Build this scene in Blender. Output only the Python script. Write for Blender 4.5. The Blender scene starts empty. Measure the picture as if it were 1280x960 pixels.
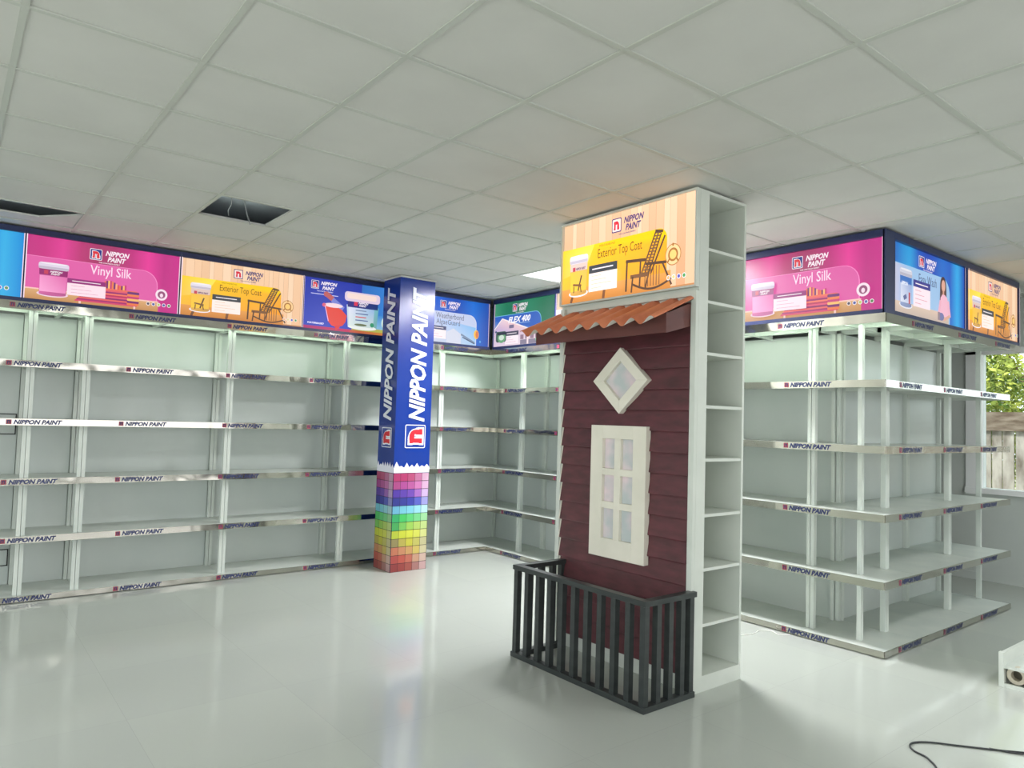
import bpy, math, random
from mathutils import Vector, Matrix
random.seed(7)
S = bpy.context.scene
COL = S.collection
PI = math.pi

# ---------------------------------------------------------------- camera, world, light, exposure
F_PX, YAW, PITCH, ROLL, CAM_Z = 896.92, .9005, .0486, .0298, 1.545
H = 2.952                                    # ceiling height
cd = bpy.data.cameras.new('camera'); cam = bpy.data.objects.new('camera', cd); COL.objects.link(cam)
fw = Vector((math.cos(YAW)*math.cos(PITCH), math.sin(YAW)*math.cos(PITCH), math.sin(PITCH)))
rt = Vector((math.sin(YAW), -math.cos(YAW), 0)); up = rt.cross(fw)
r2 = rt*math.cos(ROLL)+up*math.sin(ROLL); u2 = up*math.cos(ROLL)-rt*math.sin(ROLL)
mw = Matrix((r2, u2, -fw)).transposed().to_4x4(); mw.translation = (0, 0, CAM_Z)
cam.matrix_world = mw
cd.sensor_width = 36; cd.lens = F_PX/1280*36; cd.clip_start = .05; cd.clip_end = 200
S.camera = cam
S.view_settings.view_transform = 'Standard'; S.view_settings.look = 'None'
S.view_settings.gamma = 1; S.view_settings.use_curve_mapping = False
S.view_settings.exposure = 0.0
w = bpy.data.worlds.new('sky'); S.world = w; w.use_nodes = True
w.node_tree.nodes['Background'].inputs[0].default_value = (.86, .94, 1, 1)
w.node_tree.nodes['Background'].inputs[1].default_value = 3.0
try:
    S.cycles.use_denoising = True
    S.cycles.max_bounces = 10; S.cycles.diffuse_bounces = 6
    S.cycles.sample_clamp_indirect = 6
except Exception: pass

def area(name, loc, rot, sx, sy, power, color=(1, 1, 1)):
    l = bpy.data.lights.new(name, 'AREA'); l.shape = 'RECTANGLE'; l.size = sx; l.size_y = sy
    l.energy = power; l.color = color
    o = bpy.data.objects.new(name, l); o.location = loc; o.rotation_euler = rot; COL.objects.link(o); return o
sl = bpy.data.lights.new('sun', 'SUN'); sl.energy = 3.4; sl.angle = .03; sl.color = (1, .95, .85)
so = bpy.data.objects.new('sun', sl); COL.objects.link(so)
so.rotation_euler = Vector((.52, -.12, -.85)).to_track_quat('-Z', 'Y').to_euler()
# added out-of-view area lights acting as daylight from the back and side
area('added_daylight_back', (-3.9, .5, 1.4), (0, -PI/2, 0), 2.4, 7.6, 98, (1, .985, 1.03))
area('added_daylight_side', (2.0, -3.9, 1.4), (PI/2, 0, 0), 10, 2.4, 160, (1, .985, 1.03))

# ---------------------------------------------------------------- materials
def s2l(c):
    return tuple(((x/255)/12.92 if x/255 <= .04045 else ((x/255+.055)/1.055)**2.4) for x in c)
def mat(name, rgb, rough=.5, metal=0, **kw):
    m = bpy.data.materials.new(name); m.use_nodes = True
    b = m.node_tree.nodes['Principled BSDF']
    b.inputs['Base Color'].default_value = (*s2l(rgb), 1)
    b.inputs['Roughness'].default_value = rough; b.inputs['Metallic'].default_value = metal
    for k, v in kw.items(): b.inputs[k.replace('_', ' ')].default_value = v
    return m
def noise_mix(m, rgb1, rgb2, scale=8, stretch=(1, 1, 1), detail=4, lo=.35, hi=.65, bump=0, rough=None):
    nt = m.node_tree; b = nt.nodes['Principled BSDF']; N = nt.nodes.new; L = nt.links.new
    tc = N('ShaderNodeTexCoord'); mp = N('ShaderNodeMapping'); mp.inputs['Scale'].default_value = stretch
    nz = N('ShaderNodeTexNoise'); nz.inputs['Scale'].default_value = scale; nz.inputs['Detail'].default_value = detail
    cr = N('ShaderNodeValToRGB'); cr.color_ramp.elements[0].position = lo; cr.color_ramp.elements[1].position = hi
    cr.color_ramp.elements[0].color = (*s2l(rgb1), 1); cr.color_ramp.elements[1].color = (*s2l(rgb2), 1)
    L(tc.outputs['Object'], mp.inputs['Vector']); L(mp.outputs[0], nz.inputs['Vector'])
    L(nz.outputs['Fac'], cr.inputs[0]); L(cr.outputs[0], b.inputs['Base Color'])
    if bump:
        bp = N('ShaderNodeBump'); bp.inputs['Strength'].default_value = bump; bp.inputs['Distance'].default_value = .01
        L(nz.outputs['Fac'], bp.inputs['Height']); L(bp.outputs[0], b.inputs['Normal'])
    return m
M = {}
M['white'] = noise_mix(mat('white_powder_coat', (205, 212, 204), .32), (196, 204, 197), (208, 214, 206), 3)
M['panel'] = noise_mix(mat('white_back_panel', (190, 198, 192), .3), (190, 198, 193), (200, 206, 201), 1.3)
M['shelf'] = noise_mix(mat('white_shelf_top', (196, 202, 194), .35), (190, 197, 190), (202, 207, 199), 4)
M['tower'] = noise_mix(mat('cabinet_white', (204, 210, 200), .4), (199, 205, 196), (208, 213, 204), 3)
M['wall'] = noise_mix(mat('wall_paint', (190, 197, 190), .6), (186, 193, 187), (194, 200, 193), 2)
M['tile'] = noise_mix(mat('ceiling_tile', (206, 209, 200), .75), (198, 199, 194), (204, 205, 200), 2)
M['tee'] = mat('ceiling_tee_bar', (186, 190, 182), .5)
M['dark'] = mat('plenum_dark', (205, 214, 222), .9)
M['gap'] = mat('black_gap', (25, 27, 26), .7)
M['frame'] = mat('navy_frame', (34, 44, 84), .35)
M['col'] = mat('blue_vinyl', (18, 50, 134), .22)
M['strip'] = mat('mirror_foil', (186, 184, 174), .1, 1.0)
nt = M['strip'].node_tree
nz = nt.nodes.new('ShaderNodeTexNoise'); nz.inputs['Scale'].default_value = 5; nz.inputs['Detail'].default_value = 1
tc = nt.nodes.new('ShaderNodeTexCoord'); bp = nt.nodes.new('ShaderNodeBump')
bp.inputs['Strength'].default_value = .35; bp.inputs['Distance'].default_value = .02
nt.links.new(tc.outputs['Object'], nz.inputs['Vector']); nt.links.new(nz.outputs['Fac'], bp.inputs['Height'])
nt.links.new(bp.outputs[0], nt.nodes['Principled BSDF'].inputs['Normal'])
M['ink'] = mat('navy_ink', (38, 48, 92), .4)
M['red'] = mat('logo_red', (150, 60, 72), .4)
M['logored'] = mat('logo_bright_red', (214, 48, 56), .4)
M['lw'] = mat('logo_white', (228, 232, 240), .4)
M['wood'] = noise_mix(mat('mahogany_stain', (70, 22, 28), .33), (74, 44, 47), (104, 56, 62), 2.2, (3, 1.2, 9), 6, .3, .75, .15)
M['fascia'] = noise_mix(mat('brown_fascia', (92, 48, 44), .4), (84, 44, 42), (100, 54, 48), 3, (1, 1, 4))
M['roof'] = noise_mix(mat('terracotta_sheet', (190, 102, 66), .45), (188, 106, 74), (212, 130, 94), 5, (1, 1, 1))
M['roofu'] = mat('roof_underside', (205, 200, 190), .6)
M['cream'] = noise_mix(mat('cream_frame_paint', (224, 220, 204), .4), (219, 216, 200), (229, 225, 210), 4)
M['black'] = noise_mix(mat('black_painted_wood', (38, 44, 44), .38), (42, 47, 47), (54, 59, 58), 6, (1, 1, 3))
M['pane'] = noise_mix(mat('window_pane', (200, 198, 200), .06), (188, 196, 196), (226, 208, 212), 6, (1, 1, 1), 2, .4, .65)  # pale pink and blue reflections mixed into the pane colour
M['cable'] = mat('black_cable', (30, 34, 36), .4)
M['wire'] = mat('white_wire', (225, 225, 220), .4)
M['copper'] = mat('bare_wire', (90, 80, 70), .5)
M['foil'] = mat('silver_tape', (150, 156, 158), .35, .6)
M['brown'] = mat('hardboard', (122, 116, 98), .6)
M['tape'] = mat('packing_tape', (196, 188, 168), .4)
M['ground'] = noise_mix(mat('ground', (150, 145, 125), .9), (120, 118, 90), (170, 165, 145), 2)
M['fence'] = noise_mix(mat('weathered_paling', (170, 160, 152), .9), (120, 108, 98), (196, 186, 178), 3, (1, 2.2, .9), 6, .3, .6)
M['beam'] = noise_mix(mat('weathered_beam', (130, 112, 98), .9), (104, 86, 72), (150, 134, 120), 4, (1, 1, 5))
M['leaf'] = noise_mix(mat('leaf', (120, 150, 60), .6), (78, 112, 44), (196, 200, 96), 3, (1, 1, 1), 3, .35, .65)
M['leaf'].node_tree.nodes['Principled BSDF'].inputs['Specular IOR Level'].default_value = .2
M['twig'] = mat('twig', (96, 78, 58), .9)
M['ceilvoid'] = M['dark']
M['alu'] = mat('white_window_frame', (236, 238, 236), .4)

# floor: glossy white porcelain with faint joints
m = mat('polished_floor', (182, 187, 180), .10); M['floor'] = m
nt = m.node_tree; N = nt.nodes.new; L = nt.links.new; b = nt.nodes['Principled BSDF']
b.inputs['IOR'].default_value = 1.42
tc = N('ShaderNodeTexCoord'); br = N('ShaderNodeTexBrick')
br.offset = 0; br.inputs['Scale'].default_value = 1
br.inputs['Brick Width'].default_value = .8; br.inputs['Row Height'].default_value = .8
br.inputs['Mortar Size'].default_value = .0012; br.inputs['Mortar Smooth'].default_value = .3
br.inputs['Color1'].default_value = (*s2l((175, 180, 172)), 1); br.inputs['Color2'].default_value = (*s2l((172, 177, 170)), 1)
br.inputs['Mortar'].default_value = (*s2l((162, 167, 160)), 1)
L(tc.outputs['Object'], br.inputs['Vector']); L(br.outputs['Color'], b.inputs['Base Color'])
nz = N('ShaderNodeTexNoise'); nz.inputs['Scale'].default_value = 1.2
bp = N('ShaderNodeBump'); bp.inputs['Strength'].default_value = .05; bp.inputs['Distance'].default_value = .02
L(tc.outputs['Object'], nz.inputs['Vector']); L(nz.outputs['Fac'], bp.inputs['Height']); L(bp.outputs[0], b.inputs['Normal'])

def attr_mat(name, emit):
    m = bpy.data.materials.new(name); m.use_nodes = True
    nt = m.node_tree; b = nt.nodes['Principled BSDF']
    a = nt.nodes.new('ShaderNodeAttribute'); a.attribute_name = 'Col'
    b.inputs['Roughness'].default_value = .4; b.inputs['Specular IOR Level'].default_value = .35
    if emit:
        b.inputs['Base Color'].default_value = (.02, .02, .02, 1)
        nt.links.new(a.outputs['Color'], b.inputs['Emission Color']); b.inputs['Emission Strength'].default_value = emit
    else: nt.links.new(a.outputs['Color'], b.inputs['Base Color'])
    return m
M['art'] = attr_mat('backlit_print', 1.0)
M['artbright'] = attr_mat('backlit_print_bright', 1.3)
M['print'] = attr_mat('vinyl_print', 0)
def emis(name, rgb, k):
    m = mat(name, (20, 20, 20)); b = m.node_tree.nodes['Principled BSDF']
    b.inputs['Emission Color'].default_value = (*s2l(rgb), 1); b.inputs['Emission Strength'].default_value = k; return m
M['lamp'] = emis('lit_diffuser', (248, 255, 246), 5)
M['led'] = emis('led_tube', (210, 255, 205), 3)

# ---------------------------------------------------------------- helpers
class MB:
    def __init__(s): s.v = []; s.f = []; s.m = []
    def add(s, vs, fs, mi=0):
        n = len(s.v); s.v += [tuple(v) for v in vs]; s.f += [[i+n for i in f] for f in fs]; s.m += [mi]*len(fs); return s
    def box(s, x0, x1, y0, y1, z0, z1, mi=0):
        return s.add([(x0,y0,z0),(x1,y0,z0),(x1,y1,z0),(x0,y1,z0),(x0,y0,z1),(x1,y0,z1),(x1,y1,z1),(x0,y1,z1)],
            [(3,2,1,0),(4,5,6,7),(0,1,5,4),(1,2,6,5),(2,3,7,6),(3,0,4,7)], mi)
    def prism(s, pts, f3, d, mi=0):           # pts 2D loop -> f3(pt) 3D, extruded by vector d
        n = len(pts); a = [Vector(f3(p)) for p in pts]; c = [p+Vector(d) for p in a]
        return s.add(a+c, [tuple(range(n))[::-1], tuple(range(n, 2*n))]+[(i, (i+1) % n, n+(i+1) % n, n+i) for i in range(n)], mi)
    def tube(s, pts, r, n=8, mi=0):
        pts = [Vector(p) for p in pts]; rings = []
        for i, p in enumerate(pts):
            t = (pts[min(i+1, len(pts)-1)]-pts[max(i-1, 0)]).normalized()
            a = t.cross(Vector((0, 0, 1)));
            if a.length < .1: a = t.cross(Vector((1, 0, 0)))
            a.normalize(); c = t.cross(a)
            rings.append([p+a*r*math.cos(2*PI*k/n)+c*r*math.sin(2*PI*k/n) for k in range(n)])
        vs = [v for q in rings for v in q]; fs = []
        for i in range(len(pts)-1):
            for k in range(n): fs.append((i*n+k, i*n+(k+1) % n, (i+1)*n+(k+1) % n, (i+1)*n+k))
        fs += [tuple(range(n))[::-1], tuple(range(len(vs)-n, len(vs)))]
        return s.add(vs, fs, mi)
    def build(s, name, mats, parent=None, bevel=0, smooth=False):
        me = bpy.data.meshes.new(name); me.from_pydata(s.v, [], s.f); 
        for m in (mats if isinstance(mats, list) else [mats]): me.materials.append(m)
        me.polygons.foreach_set('material_index', s.m)
        if smooth: me.polygons.foreach_set('use_smooth', [True]*len(me.polygons))
        me.update()
        o = bpy.data.objects.new(name, me); COL.objects.link(o)
        if parent: o.parent = parent
        if bevel:
            bv = o.modifiers.new('bevel', 'BEVEL'); bv.width = bevel; bv.segments = 2; bv.limit_method = 'ANGLE'
        return o
def tag(o, label, cat, group=None, kind=None):
    o['label'] = label; o['category'] = cat
    if group: o['group'] = group
    if kind: o['kind'] = kind
    return o
def thing(name, label, cat, loc=(0, 0, 0), rz=0, group=None):
    o = bpy.data.objects.new(name, None); o.empty_display_size = .1; COL.objects.link(o)
    o.location = loc; o.rotation_euler = (0, 0, rz); tag(o, label, cat, group); return o
def struct(name, mb, m):
    o = mb.build(name, m); o['kind'] = 'structure'; return o
def link_copy(src, parent, loc=None):
    c = src.copy(); COL.objects.link(c); c.parent = parent
    if loc is not None: c.location = loc
    return c

_tc = {}
def text_geo(s, size=1, shear=0, offset=0, sx=1):
    """flat lettering: list of 2D verts and faces, baseline-left at the origin; returns also the width"""
    k = (s, size, shear, offset, sx)
    if k in _tc: return _tc[k]
    cu = bpy.data.curves.new('t', 'FONT'); cu.body = s; cu.size = size; cu.shear = shear; cu.offset = offset; cu.resolution_u = 2
    cu.fill_mode = 'FRONT'
    ob = bpy.data.objects.new('t', cu); COL.objects.link(ob)
    dg = bpy.context.evaluated_depsgraph_get(); me = ob.evaluated_get(dg).to_mesh()
    vs = [(v.co.x*sx, v.co.y) for v in me.vertices]; fs = [tuple(p.vertices) for p in me.polygons]
    ob.evaluated_get(dg).to_mesh_clear(); bpy.data.objects.remove(ob); bpy.data.curves.remove(cu)
    x0 = min(v[0] for v in vs); vs = [(x-x0, y) for x, y in vs]
    _tc[k] = (vs, fs, max(v[0] for v in vs)); return _tc[k]
BOLD = dict(shear=.28, offset=.036)

def lerp(a, b, t): return tuple(x+(y-x)*t for x, y in zip(a, b))
class Art:
    """flat printed artwork: coloured polygons in metres (u right, v up), stacked in thin layers"""
    def __init__(s): s.v = []; s.f = []; s.c = []; s.k = 0
    def poly(s, pts, col):
        """col: one colour or one per vertex"""
        s.k += 1; n = len(s.v); s.v += [(p[0], p[1], s.k) for p in pts]; s.f.append(tuple(range(n, n+len(pts))))
        s.c.append([col]*len(pts) if not isinstance(col[0], (tuple, list)) else list(col))
    def rect(s, x0, y0, x1, y1, c, ctop=None, cright=None):
        a = c; 
        if ctop: cc = [c, c, ctop, ctop]
        elif cright: cc = [c, cright, cright, c]
        else: cc = c
        s.poly([(x0, y0), (x1, y0), (x1, y1), (x0, y1)], cc)
    def bands(s, x0, y0, x1, y1, cols):  # panel backgrounds use these tones for uneven LED backlight painted in
        n = len(cols)-1
        for i in range(n): s.rect(x0+(x1-x0)*i/n, y0, x0+(x1-x0)*(i+1)/n, y1, cols[i], cright=cols[i+1])
    def ell(s, cx, cy, rx, ry, c, n=24, a0=0, a1=2*PI):
        s.poly([(cx+rx*math.cos(a0+(a1-a0)*i/n), cy+ry*math.sin(a0+(a1-a0)*i/n)) for i in range(n)], c)
    def rr(s, x0, y0, x1, y1, r, c, corners=(1, 1, 1, 1)):
        P = []
        for k, (cx, cy, a) in enumerate(((x1-r, y1-r, 0), (x0+r, y1-r, 90), (x0+r, y0+r, 180), (x1-r, y0+r, 270))):
            if corners[k]: P += [(cx+r*math.cos(math.radians(a+t)), cy+r*math.sin(math.radians(a+t))) for t in range(0, 91, 15)]
            else: P.append([(x1, y1), (x0, y1), (x0, y0), (x1, y0)][k])
        s.poly(P, c)
    def text(s, t, x, y, size, c, shear=0, offset=0, sx=1, width=None, center=False, rot=None):
        vs, fs, w_ = text_geo(t, 1, shear, offset, 1)
        k = size*sx if width is None else width/w_
        s.k += 1; n = len(s.v); ox = x-(w_*k/2 if center else 0)
        for a, b_ in vs:
            if rot == 90: s.v.append((x-b_*size, y+a*k, s.k))
            else: s.v.append((ox+a*k, y+b_*size, s.k))
        for f in fs: s.f.append(tuple(i+n for i in f)); s.c.append([c]*len(f))
    def line(s, x0, y0, x1, y1, t, c):
        d = Vector((x1-x0, y1-y0)).normalized(); nx, ny = -d.y*t/2, d.x*t/2
        s.poly([(x0+nx, y0+ny), (x0-nx, y0-ny), (x1-nx, y1-ny), (x1+nx, y1+ny)], c)
    def rot90(s, x, y, fn):
        """draw fn(sub) then rotate the drawing 90 degrees anticlockwise about its origin and move it to x, y"""
        a = Art(); fn(a); n = len(s.v)
        s.v += [(x-q[1], y+q[0], q[2]+s.k) for q in a.v]; s.f += [tuple(i+n for i in f) for f in a.f]; s.c += a.c; s.k += a.k
    def build(s, name, m, parent, y=0, step=.00022, base=None):
        """faces local -y; layers step towards the viewer; base = (w, h, thickness) adds a solid sheet behind"""
        vs = [(p[0], y-step*p[2], p[1]) for p in s.v]; fs = list(s.f); cs = list(s.c)
        me = bpy.data.meshes.new(name)
        if base:
            n = len(vs); x0, x1, z0, z1, t = base
            vs += [(x0,y,z0),(x1,y,z0),(x1,y+t,z0),(x0,y+t,z0),(x0,y,z1),(x1,y,z1),(x1,y+t,z1),(x0,y+t,z1)]
            for f in [(3,2,1,0),(4,5,6,7),(1,2,6,5),(2,3,7,6),(3,0,4,7)]: fs.append(tuple(i+n for i in f)); cs.append([(40, 44, 60)]*4)
        me.from_pydata(vs, [], fs); me.materials.append(m)
        ca = me.color_attributes.new('Col', 'FLOAT_COLOR', 'CORNER'); d = []
        for p, c in zip(me.polygons, cs):
            for q in c: d += [*s2l(q), 1]
        ca.data.foreach_set('color', d); me.update()
        o = bpy.data.objects.new(name, me); COL.objects.link(o)
        if parent: o.parent = parent
        return o

NPTS = [(0, 0), (.30, 0), (.30, .50), (.36, .62), (.50, .66), (.64, .62), (.70, .50), (.70, 0), (1, 0), (1, .62), (.90, .84), (.72, .95), (.5, .97), (.34, .93), (.30, 1), (0, 1), (0, .72), (.06, .70)]
def n_shape(a, x, y, w_, h_, c, bold=0):
    # the lower-case n drawn as quads so that it stays simple: left stem, arch, right stem
    def P(p): return (x+p[0]*w_, y+p[1]*h_)
    b = bold
    a.poly([P((-b, -b)), P((.36+b, -b)), P((.36+b, .98+b)), P((.0-b, .98+b)), P((-b, .72)), P((.04-b, .70)), P((.04-b, .25)), P((-b, .23))], c)
    out = [(.25, 1.0+b)]+[(.5+.5*(1+b)*math.cos(math.radians(t)), .5+.5*(1+b)*math.sin(math.radians(t))) for t in range(80, -1, -16)]
    a.poly([P(p) for p in [(.25, .62), (.66-b, .60)]+[(.66-b, .3), (1+b, .3)]+out[::-1][1:]], c)
    a.poly([P((.62-b, -b)), P((1.04+b, -b)), P((1.04+b, .24+b)), P((1+b, .26+b)), P((1+b, .5)), P((.62-b, .5))], c)
def logo_mark(a, x, y, s, light=True):
    """square badge with the red n; light: white outline, navy inside"""
    navy = (24, 40, 128); wh = (250, 240, 246); red = (220, 44, 60)
    if light:
        a.rr(x, y, x+s, y+s, s*.1, wh); a.rr(x+s*.05, y+s*.05, x+s*.95, y+s*.95, s*.08, navy)
    else:
        a.rr(x, y, x+s, y+s, s*.1, (70, 50, 120)); a.rr(x+s*.07, y+s*.07, x+s*.93, y+s*.93, s*.08, (250, 225, 205))
    n_shape(a, x+s*.22, y+s*.17, s*.56, s*.62, wh, .1)
    n_shape(a, x+s*.22, y+s*.17, s*.56, s*.62, red)
def brand(a, x, y, s, light=True, stack=True, tagline=True):
    """badge + two-line name, s = badge size"""
    c = (252, 238, 246) if light else (74, 58, 118)
    logo_mark(a, x, y, s, light)
    a.text('NIPPON', x+s*1.27, y+s*.53, s*.60, c, width=s*2.0, **BOLD)
    a.text('PAINT', x+s*1.45, y+s*.0, s*.60, c, width=s*1.55, **BOLD)
    if tagline: a.text('THE COATINGS EXPERT', x+s*.75, y-s*.24, s*.15, c, width=s*1.75, offset=.02)

def can(a, x, y, w_, h_, lid, body, body2, label, foot=None, title=True):
    # tapered plastic paint tub seen front-on
    lh = h_*.2; t = w_*.05
    dk = lerp(body, (40, 20, 40), .25)
    if foot: a.ell(x+w_/2, y+h_*.06, w_*.53, h_*.09, foot)
    a.poly([(x+t, y+h_*.05), (x+w_-t, y+h_*.05), (x+w_*.98, y+h_-lh), (x+w_*.02, y+h_-lh)], [lerp(body, dk, .3), dk, body, body])
    a.ell(x+w_/2, y+h_*.055, w_/2-t, h_*.05, lerp(body, dk, .6), a0=PI, a1=2*PI+.01)
    a.poly([(x+t*1.2, y+h_*.12), (x+w_-t*1.2, y+h_*.12), (x+w_*.95, y+h_*.6), (x+w_*.05, y+h_*.6)], [body2, lerp(body2, body, .5), body, lerp(body2, body, .3)])
    a.poly([(x+w_*.03, y+h_*.62), (x+w_*.97, y+h_*.62), (x+w_*.98, y+h_-lh), (x+w_*.02, y+h_-lh)], label)
    if title:
        a.rect(x+w_*.18, y+h_*.65, x+w_*.32, y+h_*.77, (200, 60, 90))
        a.text('NIPPON', x+w_*.38, y+h_*.71, h_*.075, (250, 240, 245), width=w_*.42, **BOLD)
        a.text('PAINT', x+w_*.41, y+h_*.64, h_*.075, (250, 240, 245), width=w_*.32, **BOLD)
    a.rr(x-w_*.01, y+h_-lh, x+w_*1.01, y+h_, lh*.35, lid)
    a.rect(x+w_*.0, y+h_-lh*.95, x+w_*1.0, y+h_-lh*.6, lerp(lid, (120, 110, 130), .28))
    a.ell(x+w_/2, y+h_-lh*.12, w_*.44, lh*.14, lerp(lid, (255, 255, 255), .5))
def note(a, x, y, w_, h_, head, hh=.28, lines=3, bg=(255, 226, 236), lc=(200, 120, 160)):
    a.rect(x, y, x+w_, y+h_*(1-hh), bg)
    a.rect(x, y+h_*(1-hh), x+w_, y+h_, head)
    a.rect(x+w_*.12, y+h_*(1-hh*.58), x+w_*.86, y+h_*(1-hh*.42), (245, 235, 240))
    for i in range(lines):
        yy = y+h_*(1-hh)*(1-(i+.8)/(lines+.6)); a.rect(x+w_*.1, yy, x+w_*(.45+.18*((i*7) % 3)), yy+h_*.018, lc)
def icons(a, x, y, r, cols):
    for i, c in enumerate(cols):
        a.ell(x+i*r*2.7, y, r, r, (245, 235, 240), 14); a.ell(x+i*r*2.7, y, r*.7, r*.7, c, 12)

W_, H_ = 1.11, .488
def art_vinyl():
    a = Art()
    a.bands(0, 0, W_, H_, [(196, 52, 130), (205, 50, 132), (226, 62, 150), (190, 54, 118), (168, 54, 104), (172, 56, 108), (196, 50, 128), (232, 60, 155), (196, 48, 134), (205, 50, 140)])  # brighter pink bands: uneven backlight put into the print colours
    a.rr(-.0, .075, .945, .333, .12, (246, 140, 200), (1, 0, 0, 0))
    a.rr(-.0, .075, .938, .329, .117, (226, 96, 168), (1, 0, 0, 0))
    a.rect(0, .0, .955, .085, (196, 140, 84), (222, 172, 120)); a.rect(0, .078, .955, .088, (250, 200, 190))
    brand(a, .43, .362, .088)
    a.text('Vinyl Silk', .44, .246, .105, (255, 222, 240), width=.30, offset=.008)
    # sofa with a striped throw
    st = [(236, 120, 70), (120, 40, 110), (250, 190, 110), (200, 60, 120), (240, 130, 80), (110, 50, 120), (250, 170, 130), (225, 80, 90)]
    for i in range(12): a.rect(.545+i*.0135, .10, .545+(i+1)*.0135, .195+.016*math.sin(i*.5+.4), st[i % 8])
    for i in range(10):
        t = i/9; a.poly([(.34+.012*i, .02+i*.0125), (.79, .022+i*.0125), (.79, .035+i*.0125), (.345+.012*i, .033+i*.0125)], [(214, 70, 110), (168, 40, 110), (232, 100, 96), (140, 40, 104), (224, 84, 120), (190, 50, 96), (240, 120, 100), (150, 44, 112), (226, 90, 110), (236, 110, 90)][i])
    for i in range(6): a.rr(.715, .03+i*.018, .805, .05+i*.018, .008, st[i])
    a.rect(.37, .0, .385, .022, (240, 200, 190)); a.rect(.765, .0, .78, .024, (240, 200, 190))
    can(a, .09, .035, .20, .255, (226, 214, 232), (226, 104, 172), (252, 170, 216), (150, 34, 110), (240, 210, 225))
    note(a, .285, .06, .27, .13, (150, 40, 120))
    a.ell(.975, .145, .047, .047, (248, 226, 238)); a.ell(.975, .145, .030, .030, (150, 80, 120)); a.ell(.975, .14, .013, .017, (248, 220, 236))
    icons(a, .875, .06, .015, [(90, 80, 90), (80, 90, 160), (190, 200, 110), (90, 90, 170), (90, 130, 80)])
    return a
def planks(a, x1, seed=1, base=(246, 200, 158)):
    r = random.Random(seed); x = 0
    while x < x1:
        ww = r.uniform(.035, .085); t = r.uniform(-.1, .16); c = lerp(base, (190, 130, 84), abs(t)*1.6) if t > 0 else lerp(base, (255, 232, 205), -t*5)
        a.rect(x, 0, min(x+ww, x1), H_, c, lerp(c, (255, 220, 186), .4)); a.rect(min(x+ww, x1)-.002, 0, min(x+ww, x1), H_, lerp(c, (170, 110, 70), .5)); x += ww
def art_exterior(seed=1, base=(246, 200, 158)):
    a = Art(); planks(a, W_, seed, base)
    a.rect(0, 0, .93, .10, (206, 132, 62), (236, 164, 86)); a.rect(.93, 0, W_, .012, (200, 140, 90))
    P = [(0, .09), (.90, .09), (.90, .25)]+[(.90-.06+.06*math.cos(math.radians(t)), .335-.06+.06*math.sin(math.radians(t))) for t in range(0, 91, 15)]+[(0, .335)]
    a.poly(P, [(250, 190, 60), (248, 160, 50), (250, 176, 40)]+[(255, 205, 0)]*7+[(255, 214, 30)])
    a.poly([(0, .335), (.30, .335), (.22, .20), (0, .16)], [(255, 210, 40), (255, 236, 80), (255, 226, 120), (250, 200, 70)])
    brand(a, .452, .372, .082, light=False)
    a.text('Exterior Top Coat', .335, .245, .078, (120, 72, 20), width=.375)
    a.text('WEATHERBOND', .345, .31, .018, (150, 100, 30), width=.14)
    bk = (92, 66, 52); b2 = (128, 88, 60)
    k0 = len(a.v)
    # rocking chair and side table
    for i in range(3): a.line(.77+i*.022, .33-.006*i, .655+i*.03, .09, .010, bk)
    for i in range(14): t = i/14; a.line(.772-.115*t, .325-.23*t, .812-.10*t, .322-.23*t, .008, b2)
    a.line(.77, .335, .83, .325, .016, bk)
    a.line(.845, .30, .74, .10, .012, bk)
    a.line(.54, .195, .70, .185, .018, bk); a.line(.55, .19, .545, .02, .014, bk); a.line(.66, .185, .655, .03, .012, bk); a.line(.58, .10, .72, .10, .022, b2)
    a.line(.60, .10, .59, .01, .012, bk); a.line(.70, .16, .86, .15, .016, bk); a.line(.74, .15, .70, .02, .012, bk); a.line(.83, .15, .90, .02, .012, bk)
    for i in range(10): t0 = i/10; a.line(.60+.3*t0, .035-.04*math.sin(PI*t0)+.02, .60+.3*(t0+.1), .035-.04*math.sin(PI*(t0+.1))+.02, .012, bk)
    for i in range(6): a.line(.70+i*.022, .03, .70+i*.022, .14, .006, b2)
    a.v[k0:] = [(q[0]+.045, q[1]*.97, q[2]) for q in a.v[k0:]]
    a.line(.10, .0, .12, .05, .02, (120, 76, 50)); a.line(.40, .0, .41, .06, .022, (130, 84, 56))
    can(a, .085, .04, .17, .245, (232, 224, 236), (246, 190, 90), (252, 206, 60), (226, 200, 190), (250, 240, 244), False)
    a.rect(.115, .19, .14, .215, (200, 70, 90)); a.text('NIPPON PAINT', .145, .195, .022, (110, 70, 110), width=.09, **BOLD)
    a.line(.20, .16, .17, .07, .012, bk); a.line(.12, .11, .20, .10, .012, b2); a.line(.13, .10, .128, .06, .008, bk); a.line(.19, .10, .2, .06, .008, bk)
    note(a, .27, .05, .25, .155, (66, 70, 76), .3, 4, (255, 240, 232), (230, 190, 150))
    a.ell(.96, .175, .058, .058, (180, 124, 70)); a.ell(.96, .175, .053, .053, (250, 208, 150)); a.ell(.96, .175, .036, .036, (176, 116, 56)); a.ell(.96, .175, .025, .025, (252, 206, 120))
    a.line(.92, .135, .935, .155, .01, (176, 116, 56)); a.line(1.0, .135, .985, .155, .01, (176, 116, 56)); a.line(.96, .22, .96, .235, .012, (176, 116, 56))
    icons(a, .93, .055, .014, [(240, 180, 120), (230, 210, 140), (90, 90, 190), (80, 160, 90)])
    return a
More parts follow.
